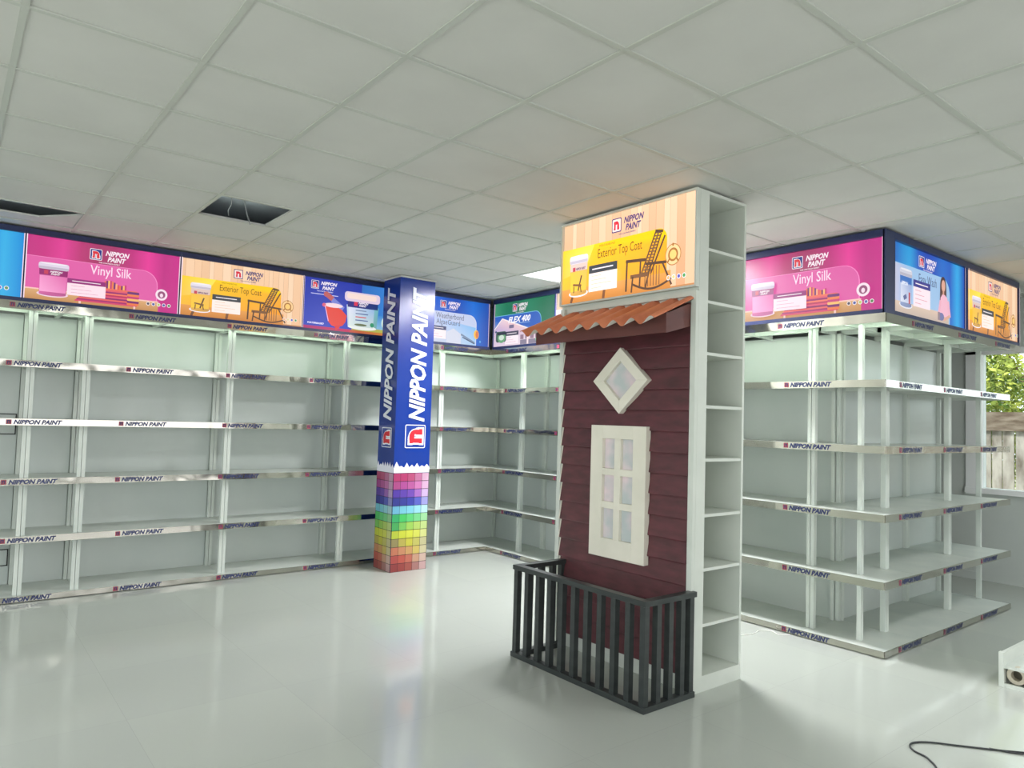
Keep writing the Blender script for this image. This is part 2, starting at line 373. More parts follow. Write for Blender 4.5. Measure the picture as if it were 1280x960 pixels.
def art_bluecan():
    a = Art()
    a.rect(0, 0, W_, H_, (46, 66, 186), (36, 54, 168))
    a.bands(.62, .03, W_, H_, [(46, 110, 190), (60, 130, 210), (50, 120, 205)])
    a.rect(.62, .03, W_, .2, (150, 200, 226), (70, 140, 208))
    a.rect(0, 0, .5, .03, (170, 36, 110), cright=(196, 40, 90)); a.rect(.5, 0, W_, .03, (196, 80, 60), cright=(200, 150, 60))
    a.rect(.52, .028, W_, .06, (170, 170, 80), cright=(190, 190, 90))
    logo_mark(a, .075, .385, .08); a.text('NIPPON', .175, .43, .045, (250, 240, 246), width=.17, **BOLD); a.text('PAINT', .19, .385, .045, (250, 240, 246), width=.13, **BOLD)
    a.text('THE COATINGS EXPERT', .135, .362, .014, (230, 230, 250), width=.17, offset=.02)
    a.rect(.075, .335, .36, .341, (220, 220, 250))
    a.text('WATERBASED', .05, .05, .022, (240, 236, 255), width=.17, **BOLD)
    # poured pot of red paint with a brush handle
    a.line(.24, .345, .31, .30, .05, (190, 90, 90)); a.ell(.235, .345, .028, .026, (190, 90, 90)); a.line(.30, .30, .42, .22, .05, (120, 130, 210))
    a.poly([(.22, .245), (.26, .09), (.30, .05), (.36, .035), (.42, .06), (.45, .10), (.46, .16), (.40, .215), (.30, .25)], (226, 60, 46))
    a.ell(.315, .245, .1, .022, (245, 215, 225)); a.ell(.215, .24, .02, .018, (220, 90, 120)); a.line(.225, .235, .265, .09, .008, (240, 190, 220))
    a.poly([(.33, .05), (.35, .005), (.38, .03), (.40, .06)], (216, 50, 50))
    # wide tub
    x, y, w2, h2 = .455, .035, .36, .36
    a.poly([(x+.02, y+.02), (x+w2-.02, y+.02), (x+w2, y+h2*.66), (x, y+h2*.66)], [(190, 214, 220), (120, 170, 170), (110, 180, 190), (206, 220, 240)])
    a.ell(x+w2/2, y+.025, w2/2-.02, .025, (236, 240, 236))
    a.poly([(x+.03, y+.03), (x+w2-.06, y+.03), (x+w2-.05, y+h2*.6), (x+.02, y+h2*.6)], [(220, 232, 226), (200, 216, 214), (150, 186, 226), (224, 226, 246)])
    a.rect(x+.01, y+h2*.6, x+w2-.01, y+h2*.8, (44, 40, 130), cright=(36, 60, 120))
    a.rect(x+.08, y+h2*.65, x+.12, y+h2*.76, (220, 50, 80)); a.text('NIPPON', x+.13, y+h2*.71, .03, (250, 240, 250), width=.11, **BOLD); a.text('PAINT', x+.135, y+h2*.64, .03, (250, 240, 250), width=.085, **BOLD)
    for i in range(4): a.rect(x+.10, y+.09+i*.032, x+.24-.02*(i % 2), y+.10+i*.032, [(90, 110, 160), (210, 90, 90), (90, 110, 160), (120, 140, 170)][i])
    a.ell(x+w2*.80, y+.06, .022, .022, (60, 150, 110)); a.ell(x+.16, y+.05, .07, .012, (110, 120, 90))
    a.rr(x-.025, y+h2*.76, x+w2+.01, y+h2*1.02, .03, (226, 206, 226)); a.rr(x, y+h2*.83, x+w2-.03, y+h2*.98, .02, (248, 222, 214))
    a.ell(.925, .13, .075, .078, (214, 236, 226)); a.ell(.925, .13, .056, .058, (30, 150, 110)); a.ell(.93, .12, .022, .022, (190, 235, 215))
    a.text('24', .96, .36, .09, (240, 236, 250), width=.08, **BOLD); a.ell(.99, .285, .04, .045, (236, 226, 240)); a.ell(.975, .285, .014, .018, (60, 80, 180)); a.ell(1.01, .285, .018, .02, (220, 50, 90))
    return a
def art_weather():
    a = Art()
    a.bands(0, 0, W_, H_, [(20, 78, 190), (16, 84, 196), (20, 96, 210), (16, 70, 180), (10, 110, 214), (20, 70, 170)])
    a.rr(0, 0, .94, .335, .1, (206, 214, 240), (1, 0, 0, 0))
    a.rr(0, 0, .93, .327, .1, (196, 206, 236), (1, 0, 0, 0))
    a.poly([(0, .0), (.93, .0), (.93, .2), (.4, .26), (0, .2)], [(226, 214, 222), (170, 206, 240), (130, 190, 240), (190, 204, 240), (216, 200, 220)])
    a.poly([(0, 0), (.0, .16), (.30, .17), (.30, 0)], [(226, 206, 200), (206, 160, 160), (214, 190, 190), (226, 214, 214)])
    a.poly([(.54, 0), (.54, .12), (.63, .165), (.73, .11), (.73, 0)], (214, 218, 234)); a.line(.73, .11, .92, .03, .02, (120, 140, 170)); a.line(.75, .08, .92, .02, .012, (70, 90, 120))
    a.line(.30, .14, .36, .11, .012, (150, 130, 110)); a.line(0, .175, .30, .165, .01, (190, 90, 80))
    brand(a, .445, .375, .08)
    a.text('Weatherbond', .395, .262, .085, (96, 100, 130), width=.365); a.text('AlgaeGuard', .40, .198, .08, (96, 100, 130), width=.31)
    note(a, .27, .04, .26, .135, (60, 66, 110), .3, 3, (250, 236, 240))
    can(a, .06, .03, .17, .24, (226, 226, 236), (60, 90, 180), (180, 200, 230), (30, 60, 150), None, False)
    a.ell(.935, .125, .035, .05, (250, 190, 60)); a.ell(.945, .125, .02, .04, (220, 120, 70)); a.ell(.99, .05, .012, .014, (90, 160, 220))
    return a
def art_flex():
    a = Art()
    a.bands(0, 0, W_, H_, [(60, 146, 110), (30, 120, 84), (24, 112, 78), (40, 132, 96), (26, 116, 80), (30, 110, 80)])
    a.rr(0, 0, .865, .35, .1, (120, 190, 220), (1, 0, 0, 0)); a.rr(0, 0, .857, .343, .097, (44, 96, 190), (1, 0, 0, 0))
    a.poly([(0, 0), (.855, 0), (.855, .16), (0, .30)], [(200, 206, 236), (120, 180, 230), (70, 130, 210), (60, 110, 196)])
    a.poly([(.0, .0), (.0, .20), (.14, .31), (.40, .25), (.80, .13), (.84, .10), (.80, 0)], [(226, 206, 222), (200, 176, 214), (240, 214, 220), (246, 206, 206), (246, 214, 214), (230, 200, 210), (240, 226, 230)])
    a.line(.0, .20, .15, .315, .012, (250, 240, 240)); a.line(.15, .312, .82, .12, .012, (250, 236, 236))
    for i in range(4): a.rect(.50+i*.09, .06, .56+i*.09, .11, (150, 120, 140))
    a.line(.5, .03, .86, .03, .05, (140, 130, 150)); a.rect(.62, 0, .65, .16, (250, 226, 230))
    brand(a, .345, .375, .085)
    a.text('FLEX 400', .27, .255, .09, (250, 248, 255), width=.41, **BOLD); a.rect(.40, .238, .67, .243, (180, 210, 240)); 
    a.rr(.29, .195, .38, .232, .008, (120, 110, 140)); 
    note(a, .22, .02, .25, .14, (70, 66, 84), .34, 3, (250, 238, 244))
    a.rr(.04, .05, .24, .17, .03, (70, 96, 84)); a.ell(.15, .1, .075, .06, (110, 170, 120)); a.rect(.07, .13, .25, .16, (44, 50, 60)); a.ell(.04, .17, .02, .012, (80, 90, 130)); a.ell(.15, .10, .05, .03, (210, 226, 210))
    for i in range(3): a.ell(.80+i*.045, .045, .02, .018, [(120, 200, 150), (190, 210, 160), (90, 150, 120)][i])
    return a
def art_whitewood():
    a = Art(); planks(a, W_, 5, (250, 226, 196))
    a.rr(0, 0, .80, .32, .1, (246, 248, 252), (1, 0, 0, 0))
    a.rect(0, 0, .8, .06, (226, 206, 190), (240, 226, 214))
    brand(a, .415, .388, .082, light=False)
    can(a, .07, .04, .15, .22, (50, 110, 160), (220, 234, 240), (240, 244, 250), (70, 150, 200), None, False)
    note(a, .27, .06, .22, .14, (70, 130, 180))
    return a
def art_easy():
    a = Art()
    a.bands(0, 0, W_, H_, [(40, 80, 180), (20, 130, 205), (36, 160, 220), (24, 90, 190), (30, 70, 180), (26, 80, 186), (24, 110, 204), (20, 92, 196), (40, 170, 232), (20, 70, 176)])
    a.rr(0, 0, .86, .35, .12, (150, 200, 236), (1, 0, 0, 0))
    a.rr(0, 0, .852, .344, .12, (160, 196, 232), (1, 0, 0, 0))
    a.rect(0, .08, .2, .344, (206, 200, 220), cright=(160, 190, 230))
    a.rect(0, 0, .84, .085, (196, 178, 166), (220, 196, 176))
    brand(a, .375, .372, .08)
    a.text('Easy Wash', .37, .255, .095, (56, 70, 120), width=.27)
    can(a, .10, .05, .17, .27, (206, 206, 220), (150, 170, 214), (226, 230, 244), (50, 110, 190), (230, 228, 236), False)
    a.text('NIPPON', .12, .205, .034, (240, 244, 255), width=.09, **BOLD); a.rect(.22, .08, .24, .16, (190, 60, 70)); a.line(.15, .11, .19, .13, .03, (90, 100, 150))
    note(a, .285, .075, .25, .19, (52, 48, 140), .26, 4, (250, 232, 240), (214, 130, 150))
    # printed woman in a pink blouse, wiping the table
    a.ell(.735, .28, .05, .075, (74, 44, 44)); a.poly([(.685, .28), (.68, .15), (.72, .13), (.79, .15), (.785, .28)], (84, 50, 48))
    a.ell(.737, .285, .03, .045, (226, 170, 150)); a.rect(.725, .21, .75, .25, (214, 156, 136))
    a.poly([(.68, .06), (.69, .19), (.72, .22), (.76, .22), (.80, .20), (.82, .12), (.81, .05)], (244, 186, 206))
    a.line(.81, .18, .84, .06, .035, (240, 180, 200)); a.line(.84, .07, .74, .03, .022, (222, 166, 146)); a.line(.69, .17, .66, .06, .03, (240, 176, 196)); a.ell(.70, .05, .045, .03, (120, 120, 170)); a.rect(.645, .02, .68, .08, (150, 130, 140))
    return a
def art_wash_part():
    a = Art()
    a.bands(0, 0, W_, H_, [(30, 70, 180), (24, 110, 204), (26, 80, 186), (30, 90, 190), (30, 80, 186), (20, 60, 172), (16, 84, 200), (36, 140, 220), (54, 178, 232), (20, 140, 218)])
    a.rr(0, 0, .84, .34, .12, (180, 204, 236), (1, 0, 0, 0))
    brand(a, .40, .388, .08)
    can(a, .10, .05, .17, .25, (226, 226, 240), (150, 170, 214), (226, 230, 244), (50, 110, 190), (230, 228, 236))
    note(a, .30, .06, .25, .15, (52, 48, 140))
    a.ell(.90, .14, .05, .05, (200, 90, 170)); a.ell(.90, .14, .036, .036, (30, 80, 190))
    icons(a, .84, .06, .016, [(90, 80, 90), (80, 90, 160), (190, 200, 110), (110, 100, 190), (100, 150, 100)])
    return a

# ---------------------------------------------------------------- room
XL, XR_, YN, YW = -4.0, 8.65, -4.0, 7.36
mb = MB(); mb.box(XL, XR_+.2, YN, YW, -.12, 0); struct('floor', mb, M['floor'])
mb = MB(); mb.box(XL-.1, XR_+.2, YW, YW+.15, 0, 3.5); struct('wall_left', mb, M['wall'])
WY0, WY1, WZ0, WZ1 = -1.0, 2.885, .955, 2.40
mb = MB()
mb.box(XR_, XR_+.18, WY1, YW, 0, 3.5); mb.box(XR_, XR_+.18, YN, WY0, 0, 3.5)
mb.box(XR_, XR_+.18, WY0, WY1, 0, WZ0); mb.box(XR_, XR_+.18, WY0, WY1, WZ1, 3.5); struct('wall_right', mb, M['wall'])
mb = MB()                                        # shopfront wall behind the camera with a wide opening
mb.box(XL-.18, XL, YN, -3.4, 0, 3.5); mb.box(XL-.18, XL, 4.4, YW, 0, 3.5); mb.box(XL-.18, XL, -3.4, 4.4, 2.65, 3.5); mb.box(XL-.18, XL, -3.4, 4.4, 0, .12); struct('wall_back', mb, M['wall'])
mb = MB()
mb.box(XL, XR_+.2, YN-.18, YN, 0, .15); mb.box(XL, XR_+.2, YN-.18, YN, 2.65, 3.5); mb.box(XL, -3, YN-.18, YN, .15, 2.65); mb.box(7.2, XR_+.2, YN-.18, YN, .15, 2.65); struct('wall_side', mb, M['wall'])
mb = MB(); mb.box(XR_-.012, XR_, 2.9, YW, 0, .08); struct('baseboard_right', mb, M['wall'])
# added unseen blinds that dim the sky mirrored in the edge strips
bm_ = bpy.data.materials.new('added_blind_fabric'); bm_.use_nodes = True; nt = bm_.node_tree
tl = nt.nodes.new('ShaderNodeBsdfTranslucent'); tl.inputs[0].default_value = (.34, .335, .31, 1)
df = nt.nodes.new('ShaderNodeBsdfDiffuse'); df.inputs[0].default_value = (.6, .6, .56, 1); mx = nt.nodes.new('ShaderNodeMixShader'); mx.inputs[0].default_value = .5
nt.links.new(tl.outputs[0], mx.inputs[1]); nt.links.new(df.outputs[0], mx.inputs[2]); nt.links.new(mx.outputs[0], nt.nodes['Material Output'].inputs[0])
for k in range(4):
    o = thing('added_roller_blind', 'added pale roller blind out of view, dimming the side opening', 'blind', (-3.05+k*2.57, YN+.04, .12), 0, 'added blinds over the side opening')
    mb = MB(); mb.box(0, 2.55, 0, .003, 0, 2.55); mb.build('fabric', bm_, o)
    mb = MB(); mb.tube([(0, .01, 2.57), (1.2, .01, 2.57), (2.55, .01, 2.57)], .03, 10); mb.build('roller', M['alu'], o)
# window_1: white frame, sill and glass
gl = mat('window_glass', (235, 242, 240), 0); g = gl.node_tree.nodes['Principled BSDF']; g.inputs['Transmission Weight'].default_value = 1; g.inputs['IOR'].default_value = 1.02
mb = MB()
mb.box(XR_-.02, XR_+.12, WY1-.015, WY1+.13, WZ0-.06, WZ1+.05); mb.box(XR_-.02, XR_+.1, WY0-.06, WY0+.02, WZ0-.04, WZ1+.04)
mb.box(XR_-.02, XR_+.1, WY0, WY1+.13, WZ1-.02, WZ1+.04); mb.box(XR_-.05, XR_+.12, WY0, WY1+.13, WZ0-.045, WZ0+.01); mb.box(XR_+.01, XR_+.07, .9, .96, WZ0, WZ1)
wo = struct('window_1', mb, M['alu'])
mb = MB(); mb.box(XR_+.04, XR_+.046, WY0+.02, WY1-.015, WZ0+.01, WZ1-.02); mb.build('window_glass', gl, wo)

# ceiling: individual lay-in tiles in one sheet, tee grid below, plenum above
GX, GY, T = 1.956, 1.235, .6
holes = {(-1, 6), (-3, 8), (-4, 8)}
lamps = {(4, 6), (-1, -3), (-6, 1), (-1, -6), (-7, 6), (-5, 4), (4, 4), (-7, -3), (4, -2), (8, -2)}  # all but the one in view are added for brightness
LAMP_W = {(4, 6): 98, (4, 4): 92, (-7, 6): 30, (-5, 4): 10, (4, -2): 24, (8, -2): 26}
mb = MB()
i0, i1 = int((XL-GX)/T)-1, int((XR_-GX)/T)+1; j0, j1 = int((YN-GY)/T)-1, int((YW-GY)/T)+1
rr_ = random.Random(3)
for i in range(i0, i1+1):
    for j in range(j0, j1+1):
        x0, x1, y0, y1 = max(GX+i*T, XL), min(GX+i*T+T, XR_+.2), max(GY+j*T, YN), min(GY+j*T+T, YW)
        if (i, j) in holes or (i, j) in lamps or x1 <= x0 or y1 <= y0: continue
        z = H+.004+rr_.uniform(0, .003)
        mb.box(x0, x1, y0, y1, z, z+.012)
struct('ceiling', mb, M['tile'])
mb = MB()
for i in range(i0, i1+1):
    x = GX+i*T
    if XL < x < XR_: mb.box(x-.012, x+.012, YN, YW, H-.001, H+.006)
for j in range(j0, j1+1):
    y = GY+j*T
    if YN < y < YW: mb.box(XL, XR_, y-.012, y+.012, H-.0015, H+.0055)
struct('trim_1', mb, M['tee'])
mb = MB(); mb.box(XL-.2, XR_+.3, YN-.2, YW+.2, 3.10, 3.2); struct('trim_2', mb, M['dark'])
# leftover tile pieces beside the openings
mb = MB(); mb.box(GX-.10, GX-.01, GY+6*T+.01, GY+7*T-.01, H+.007, H+.02)
tag(mb.build('ceiling_tile', M['tile']), 'narrow strip of white ceiling tile left at the right edge of the central ceiling opening', 'ceiling tile')
mb = MB()
mb.prism([(.50, 6.435), (.745, 6.13), (.74, 6.62), (-.42, 6.62), (-.42, 6.44)], lambda p: (p[0], p[1], H+.008), (0, 0, .012))
tag(mb.build('ceiling_tile', M['tile']), 'loose white ceiling tile shifted askew in the dark opening at far left', 'ceiling tile')
def wire(pts, r, name, label, cat, m, parent=None):
    mb = MB(); mb.tube(pts, r, 6); o = mb.build(name, m, parent, smooth=True)
    return tag(o, label, cat) if label else o
wire([(1.47, 4.95, 3.1), (1.465, 4.97, 3.02), (1.475, 5.0, 2.95), (1.46, 5.02, 2.91), (1.47, 5.03, 2.875)], .004, 'hanging_wire', 'left one of the two wires dangling from the central ceiling opening', 'wire', M['foil'])
wire([(1.56, 4.93, 3.1), (1.53, 4.95, 3.05), (1.56, 4.98, 2.96), (1.59, 5.02, 2.90), (1.62, 5.04, 2.845)], .004, 'hanging_wire', 'right one of the two wires dangling from the central ceiling opening', 'wire', M['foil'])

# recessed panel lights (one in view, the others added unseen to brighten the shop)
for n, (i, j) in enumerate(sorted(lamps, key=lambda q: (q != (4, 6), q))):
    x, y = GX+i*T, GY+j*T
    o = thing('ceiling_light', 'lit square panel light in the ceiling in front of the back corner' if n == 0 else 'added unseen panel light in the ceiling, out of frame or behind the cabinet', 'ceiling light', (x+.3, y+.3, H), 0, None if n == 0 else 'added panel lights out of view')
    f = MB()
    for q in ((-.298, .298, -.298, -.275), (-.298, .298, .275, .298), (-.298, -.275, -.275, .275), (.275, .298, -.275, .275)): f.box(q[0], q[1], q[2], q[3], -.002, .02)
    f.build('frame', M['alu'], o)
    d = MB(); d.box(-.275, .275, -.275, .275, .004, .016); d.build('diffuser', M['lamp'], o)
    area('panel_lamp', (x+.3, y+.3, H-.01), (0, 0, 0), .55, .55, LAMP_W.get((i, j), 5), (1, .99, 1.03))

# ---------------------------------------------------------------- shelving
LEV = [.047, .509, .962, 1.43, 1.89]; LEDGE = (2.29, 2.352)
PW = .027
def upright(parent, x, y, z0=.03, z1=2.30, dx=PW, dy=.038):
    mb = MB(); mb.box(x, x+dx, y, y+dy, z0, z1)
    # slotted channel groove on the front
    mb.box(x+dx*.42, x+dx*.58, y-.0015, y, z0, z1, 1)
    return mb.build('upright', [M['white'], M['tower']], parent)
def shelf_part(parent, pts, z, name='shelf', th=.02, lip=None):
    mb = MB(); mb.prism(pts, lambda p: (p[0], p[1], z-th), (0, 0, th))
    if lip:
        for x0, x1, y0, y1 in lip: mb.box(x0, x1, y0, y1, z-.048, z-th)
    return mb.build(name, M['shelf'], parent)
def canopy(parent, pts, ribs):
    mb = MB(); mb.prism(pts, lambda p: (p[0], p[1], LEDGE[1]-.016), (0, 0, .016))
    for x0, x1, y0, y1 in ribs: mb.box(x0, x1, y0, y1, LEDGE[0]+.004, LEDGE[1]-.016)
    return mb.build('canopy', M['white'], parent)
LEDN = [0]
def led(parent_loc, rz, x0, x1, y, label, power=5.5):
    """LED tube under the canopy, lighting the top compartment"""
    o = thing('led_tube', label, 'led light', parent_loc, rz, None)
    mb = MB(); mb.tube([(x0, y, 2.322), ((x0+x1)/2, y, 2.322), (x1, y, 2.322)], .007, 8); mb.build('tube', M['led'], o)
    mb = MB(); mb.box(x0, x1, y-.012, y+.012, 2.330, 2.3355); mb.build('tube_base', M['white'], o)
    l = bpy.data.lights.new('led_lamp', 'AREA'); l.shape = 'RECTANGLE'; l.size = x1-x0; l.size_y = .02; l.energy = power*.30; l.color = (.82, 1, .80)
    lo = bpy.data.objects.new('led_lamp', l); lo.parent = o; lo.location = ((x0+x1)/2, y, 2.311); lo.rotation_euler = (.55, 0, 0); COL.objects.link(lo)
def bay(loc, rz, w_, label, d=.535, py=.09, z_back=2.30):
    o = thing('shelving_unit', label, 'shelving', loc, rz)
    g = .002
    for x in (g, w_-g-PW):
        upright(o, x, py-.019); upright(o, x, d-.045)
    mb = MB(); mb.box(PW+.006, w_-PW-.006, d-.012, d-.004, .03, z_back); mb.build('back_panel', M['panel'], o)
    mb = MB(); mb.box(g, w_-g, .03, d, .004, .03); mb.build('base', M['gap'], o)
    for k, z in enumerate(LEV):
        shelf_part(o, [(g, .003), (w_-g, .003), (w_-g, d-.014), (g, d-.014)], z, lip=[(g, w_-g, .003, .012), (g, .02, .012, d-.05), (w_-.02, w_-g, .012, d-.05)] if k else None)
    canopy(o, [(g, .003), (w_-g, .003), (w_-g, d), (g, d)], [(g, w_-g, .003, .02), (g, w_-g, d*.45, d*.45+.03), (g, .03, .02, d-.02), (w_-.03, w_-g, .02, d-.02), (w_/2-.015, w_/2+.015, .02, d-.02)])
    return o
YF, XB, YR = 6.795, 5.057, 2.26
lb = [(-.63, 1.17, 'white shelving unit on the left wall, at the left edge of the picture'),
      (.54, .39, 'narrow white shelving unit on the left wall between two double posts'),
      (.93, 1.165, 'wide white shelving unit on the left wall below the pink advertising panel'),
      (2.095, 1.165, 'white shelving unit on the left wall below the wood-look advertising panel'),
      (3.26, 1.17, 'white shelving unit on the left wall just behind the blue column')]
for x, w_, t in lb: bay((x, YF, 0), 0, w_, t)
for k, (x0, x1, t) in enumerate([(-.6, .5, 'led tube under the canopy at the left end of the left wall shelving'), (.58, .9, 'short led tube under the canopy of the narrow left wall unit'), (.97, 2.06, 'led tube under the canopy below the pink panel on the left'), (2.13, 3.22, 'led tube under the canopy below the wood-look panel on the left'), (3.3, 4.4, 'led tube under the canopy behind the blue column')]):
    led((0, YF, 0), 0, x0, x1, .035, t, 5.5*(x1-x0)/1.1)
# corner unit (L-shaped)
o = thing('corner_shelving_unit', 'white L-shaped corner shelving unit between the left wall and the back run', 'shelving', (XB, YF, 0))
a_, b_, d = -.627, -.435, .535
Lp = [(a_+.002, .003), (.003, .003), (.003, b_+.002), (d-.014, b_+.002), (d-.014, d-.014), (a_+.002, d-.014)]
for z in LEV:
    shelf_part(o, Lp, z, lip=[(a_+.002, .003, .003, .012), (.003, .012, b_+.002, .012)] if z > .1 else None)
upright(o, a_+.002, .071); upright(o, a_+.002, d-.045)
upright(o, .13, b_+.002, dx=.038, dy=PW); upright(o, d-.045, b_+.002, dx=.038, dy=PW); upright(o, d-.05, d-.05)
mb = MB(); mb.box(a_+.03, d-.02, d-.012, d-.004, .03, 2.3); mb.build('back_panel', M['panel'], o)
mb = MB(); mb.box(d-.012, d-.004, b_+.03, d-.02, .03, 2.3); mb.build('back_panel', M['panel'], o)
mb = MB(); mb.prism([(a_+.002, .03), (.03, .03), (.03, b_+.002), (d, b_+.002), (d, d), (a_+.002, d)], lambda p: (p[0], p[1], .004), (0, 0, .026)); mb.build('base', M['gap'], o)
canopy(o, Lp, [(a_+.002, .02, .003, .02), (.003, .02, b_+.002, .003), (a_+.002, d-.02, .26, .29), (.24, .27, b_+.002, d-.02)])
led((XB, YF, 0), 0, -.58, .1, .035, 'led tube under the canopy of the corner unit', 3.5)
led((XB, YF, 0), -PI/2, .02, .40, .035, 'short led tube on the back side of the corner unit canopy', 2)
# back run, facing the viewer's left
for y, t in [(6.36, 'white shelving unit of the back run between the corner and the brown cladding'),
             (5.195, 'white shelving unit of the back run mostly hidden behind the brown cladding'),
             (4.03, 'white shelving unit of the back run just right of the tall white cabinet')]:
    bay((XB, y, 0), -PI/2, 1.165, t, py=.15)
for k, (y, t) in enumerate([(6.36, 'led tube under the back run canopy left of the brown cladding'), (5.195, 'led tube under the back run canopy behind the brown cladding'), (4.03, 'led tube under the back run canopy right of the white cabinet')]):
    led((XB, y, 0), -PI/2, .04, 1.12, .035, t)
# open corner unit at the right end + run facing the window side
o = thing('end_shelving_unit', 'open-sided white corner shelving unit at the outer corner below the pink and blue panels', 'shelving', (XB, YR, 0))
cw, cdp = .54, .605
for k, z in enumerate(LEV): shelf_part(o, [(.003, .003), (cw-.002, .003), (cw-.002, cdp-.002), (.003, cdp-.002)], z, lip=[(.003, cw-.002, .003, .012), (.003, .012, .012, cdp-.002)] if k else None)
upright(o, .13, .22, dx=.038, dy=.03); upright(o, .13, cdp-PW-.004, dx=.038, dy=PW); upright(o, cw-.032, cdp-.03-.004, dx=.03, dy=.03); upright(o, cw-.032, .22, dx=.03, dy=.038)
mb = MB(); mb.box(.03, cw-.002, .03, cdp-.002, .004, .03); mb.build('base', M['gap'], o)
canopy(o, [(.003, .003), (cw-.002, .003), (cw-.002, cdp-.002), (.003, cdp-.002)], [(.003, cw-.002, .003, .02), (.003, .02, .02, cdp-.002), (.02, cw-.002, .30, .33), (.26, .29, .02, cdp-.002)])
led((XB, 2.865, 0), -PI/2, .03, .55, .035, 'led tube under the outer corner canopy', 2.8)
bay((XB+.54, YR, 0), 0, 1.165, 'white shelving unit facing right next to the open outer corner', d=.605, py=.24)
bay((XB+.54+1.165, YR, 0), 0, .715, 'last white shelving unit at the far right end in front of the window', d=.605, py=.24)
led((0, YR, 0), 0, XB+.06, XB+.5, .035, 'short led tube under the window-side canopy at the outer corner', 1.2)
led((0, YR, 0), 0, XB+.58, XB+1.66, .035, 'led tube under the window-side canopy', 2)

# mirror-finish edge strips with lettering: continuous along each run
def brand_strip_mesh():
    mb = MB(); s = .036
    # small badge
    mb.add([(0, 0, 0), (s, 0, 0), (s, 0, s), (0, 0, s)], [(0, 1, 2, 3)], 1)
    mb.add([(s*.2, -.0006, s*.18), (s*.38, -.0006, s*.18), (s*.38, -.0006, s*.66), (s*.62, -.0006, s*.66), (s*.62, -.0006, s*.18), (s*.8, -.0006, s*.18), (s*.8, -.0006, s*.84), (s*.2, -.0006, s*.84)], [(0, 1, 2, 7), (2, 3, 6, 7), (3, 4, 5, 6)], 0)
    vs, fs, w_ = text_geo('NIPPON PAINT', 1, .28, .045)
    k = .325/w_; mb.add([(.048+x*k, 0, .002+y*.046) for x, y in vs], fs, 0)
    return mb
proto = brand_strip_mesh().build('brand_lettering', [M['ink'], M['red']])
lv_name = ['floor level', 'second level from the floor', 'third level from the floor', 'fourth level from the floor', 'fifth level from the floor', 'canopy level']
first = True
def strip(loc, rz, x0, x1, zt, h, starts, label):
    global first
    o = thing('shelf_edge_strip', label, 'edge strip', loc, rz, None)
    mb = MB(); n = max(2, int((x1-x0)/.3))
    mb.box(x0, x1, -.004, .002, zt-h, zt)
    st = mb.build('strip', M['strip'], o)
    for s in starts:
        if first: c = proto; c.parent = o; first = False
        else: c = link_copy(proto, o)
        c.location = (s, -.0052, zt-h/2-.018)
rr_ = random.Random(5)
for k in range(6):
    zt = (LEV+[LEDGE[1]])[k]+.003; h = (.043 if k == 0 else .052) if k < 5 else .064
    strip((0, YF, 0), 0, -.63, XB-.006, zt, h, [q+rr_.uniform(-.02, .02) for q in (-.42, .385, 1.19, 2.015, 2.84, 3.66, 4.36)], 'mirrored edge strip along the left wall shelving, '+lv_name[k])
    ys = [YF-6.50, YF-5.63, YF-4.75, YF-3.88, YF-(3.07 if k == 5 else 3.01)]
    strip((XB, YF, 0), -PI/2, .006, YF-YR, zt, h, ys, 'mirrored edge strip along the back run facing the viewer, '+lv_name[k])
    xs = [5.47, 6.32, 7.12] if k == 5 else [5.27, 6.03, 6.78]
    strip((0, YR, 0), 0, XB+.006, 7.76 if k == 5 else 7.478, zt, h, xs, 'mirrored edge strip along the window-side shelving, '+lv_name[k])

# outlined service hatches on the back panel at far left
for z0, z1, t in ((1.29, 1.465, 'upper'), (.20, .34, 'lower')):
    mb = MB(); x0, x1 = .12, .50; y = YF+.535-.014
    for q in ((x0, x1, z1-.008, z1), (x0, x1, z0, z0+.008), (x0, x0+.008, z0, z1), (x1-.008, x1, z0, z1)): mb.box(q[0], q[1], y-.004, y, q[2], q[3])
    tag(mb.build('service_hatch', M['gap']), t+' black-outlined hatch on the shelving back panel at the left edge', 'hatch')

# ---------------------------------------------------------------- light boxes
Z0, Z1 = 2.354, 2.942
def lightbox(loc, rz, x0, x1, art, label, bright='art', d=.5, fb=.03, ft=.05, side=.012):
    o = thing('light_box', label, 'light box', (loc[0], loc[1], Z0), rz)
    o.location = Vector((loc[0], loc[1], Z0))+Matrix.Rotation(rz, 3, 'Z')@Vector((x0, 0, 0)); w_ = x1-x0; hh = Z1-Z0
    mb = MB()
    mb.box(0, w_, 0, d, 0, fb); mb.box(0, w_, 0, d, hh-ft, hh); mb.box(0, side, 0, d, fb, hh-ft); mb.box(w_-side, w_, 0, d, fb, hh-ft)
    mb.box(side, w_-side, .03, .035, fb, hh-ft)
    mb.build('frame', M['frame'], o)
    sx = (w_-2*side)/W_; sy = (hh-fb-ft)/H_
    art.v = [(side+p[0]*sx, fb+p[1]*sy, p[2]) for p in art.v]
    # white glowing edge lines left and right of the print
    art.rect(side, fb, side+.008, hh-ft, (250, 226, 240)); art.rect(w_-side-.006, fb, w_-side, hh-ft, (250, 226, 240))
    art.build('backlit_graphic', M[bright], o, y=.026, base=(side, w_-side, fb, hh-ft, .003))
    return o
lightbox((0, YF), 0, -.69, .45, art_wash_part(), 'backlit blue advertising panel cut off by the left picture edge', ft=.045, side=.004)
lightbox((0, YF), 0, .452, 1.596, art_vinyl(), 'backlit pink Vinyl Silk panel above the left wall shelving', ft=.045, side=.004)
lightbox((0, YF), 0, 1.598, 2.735, art_exterior(1), 'backlit wood-look Exterior Top Coat panel above the left wall shelving', ft=.045, side=.004)
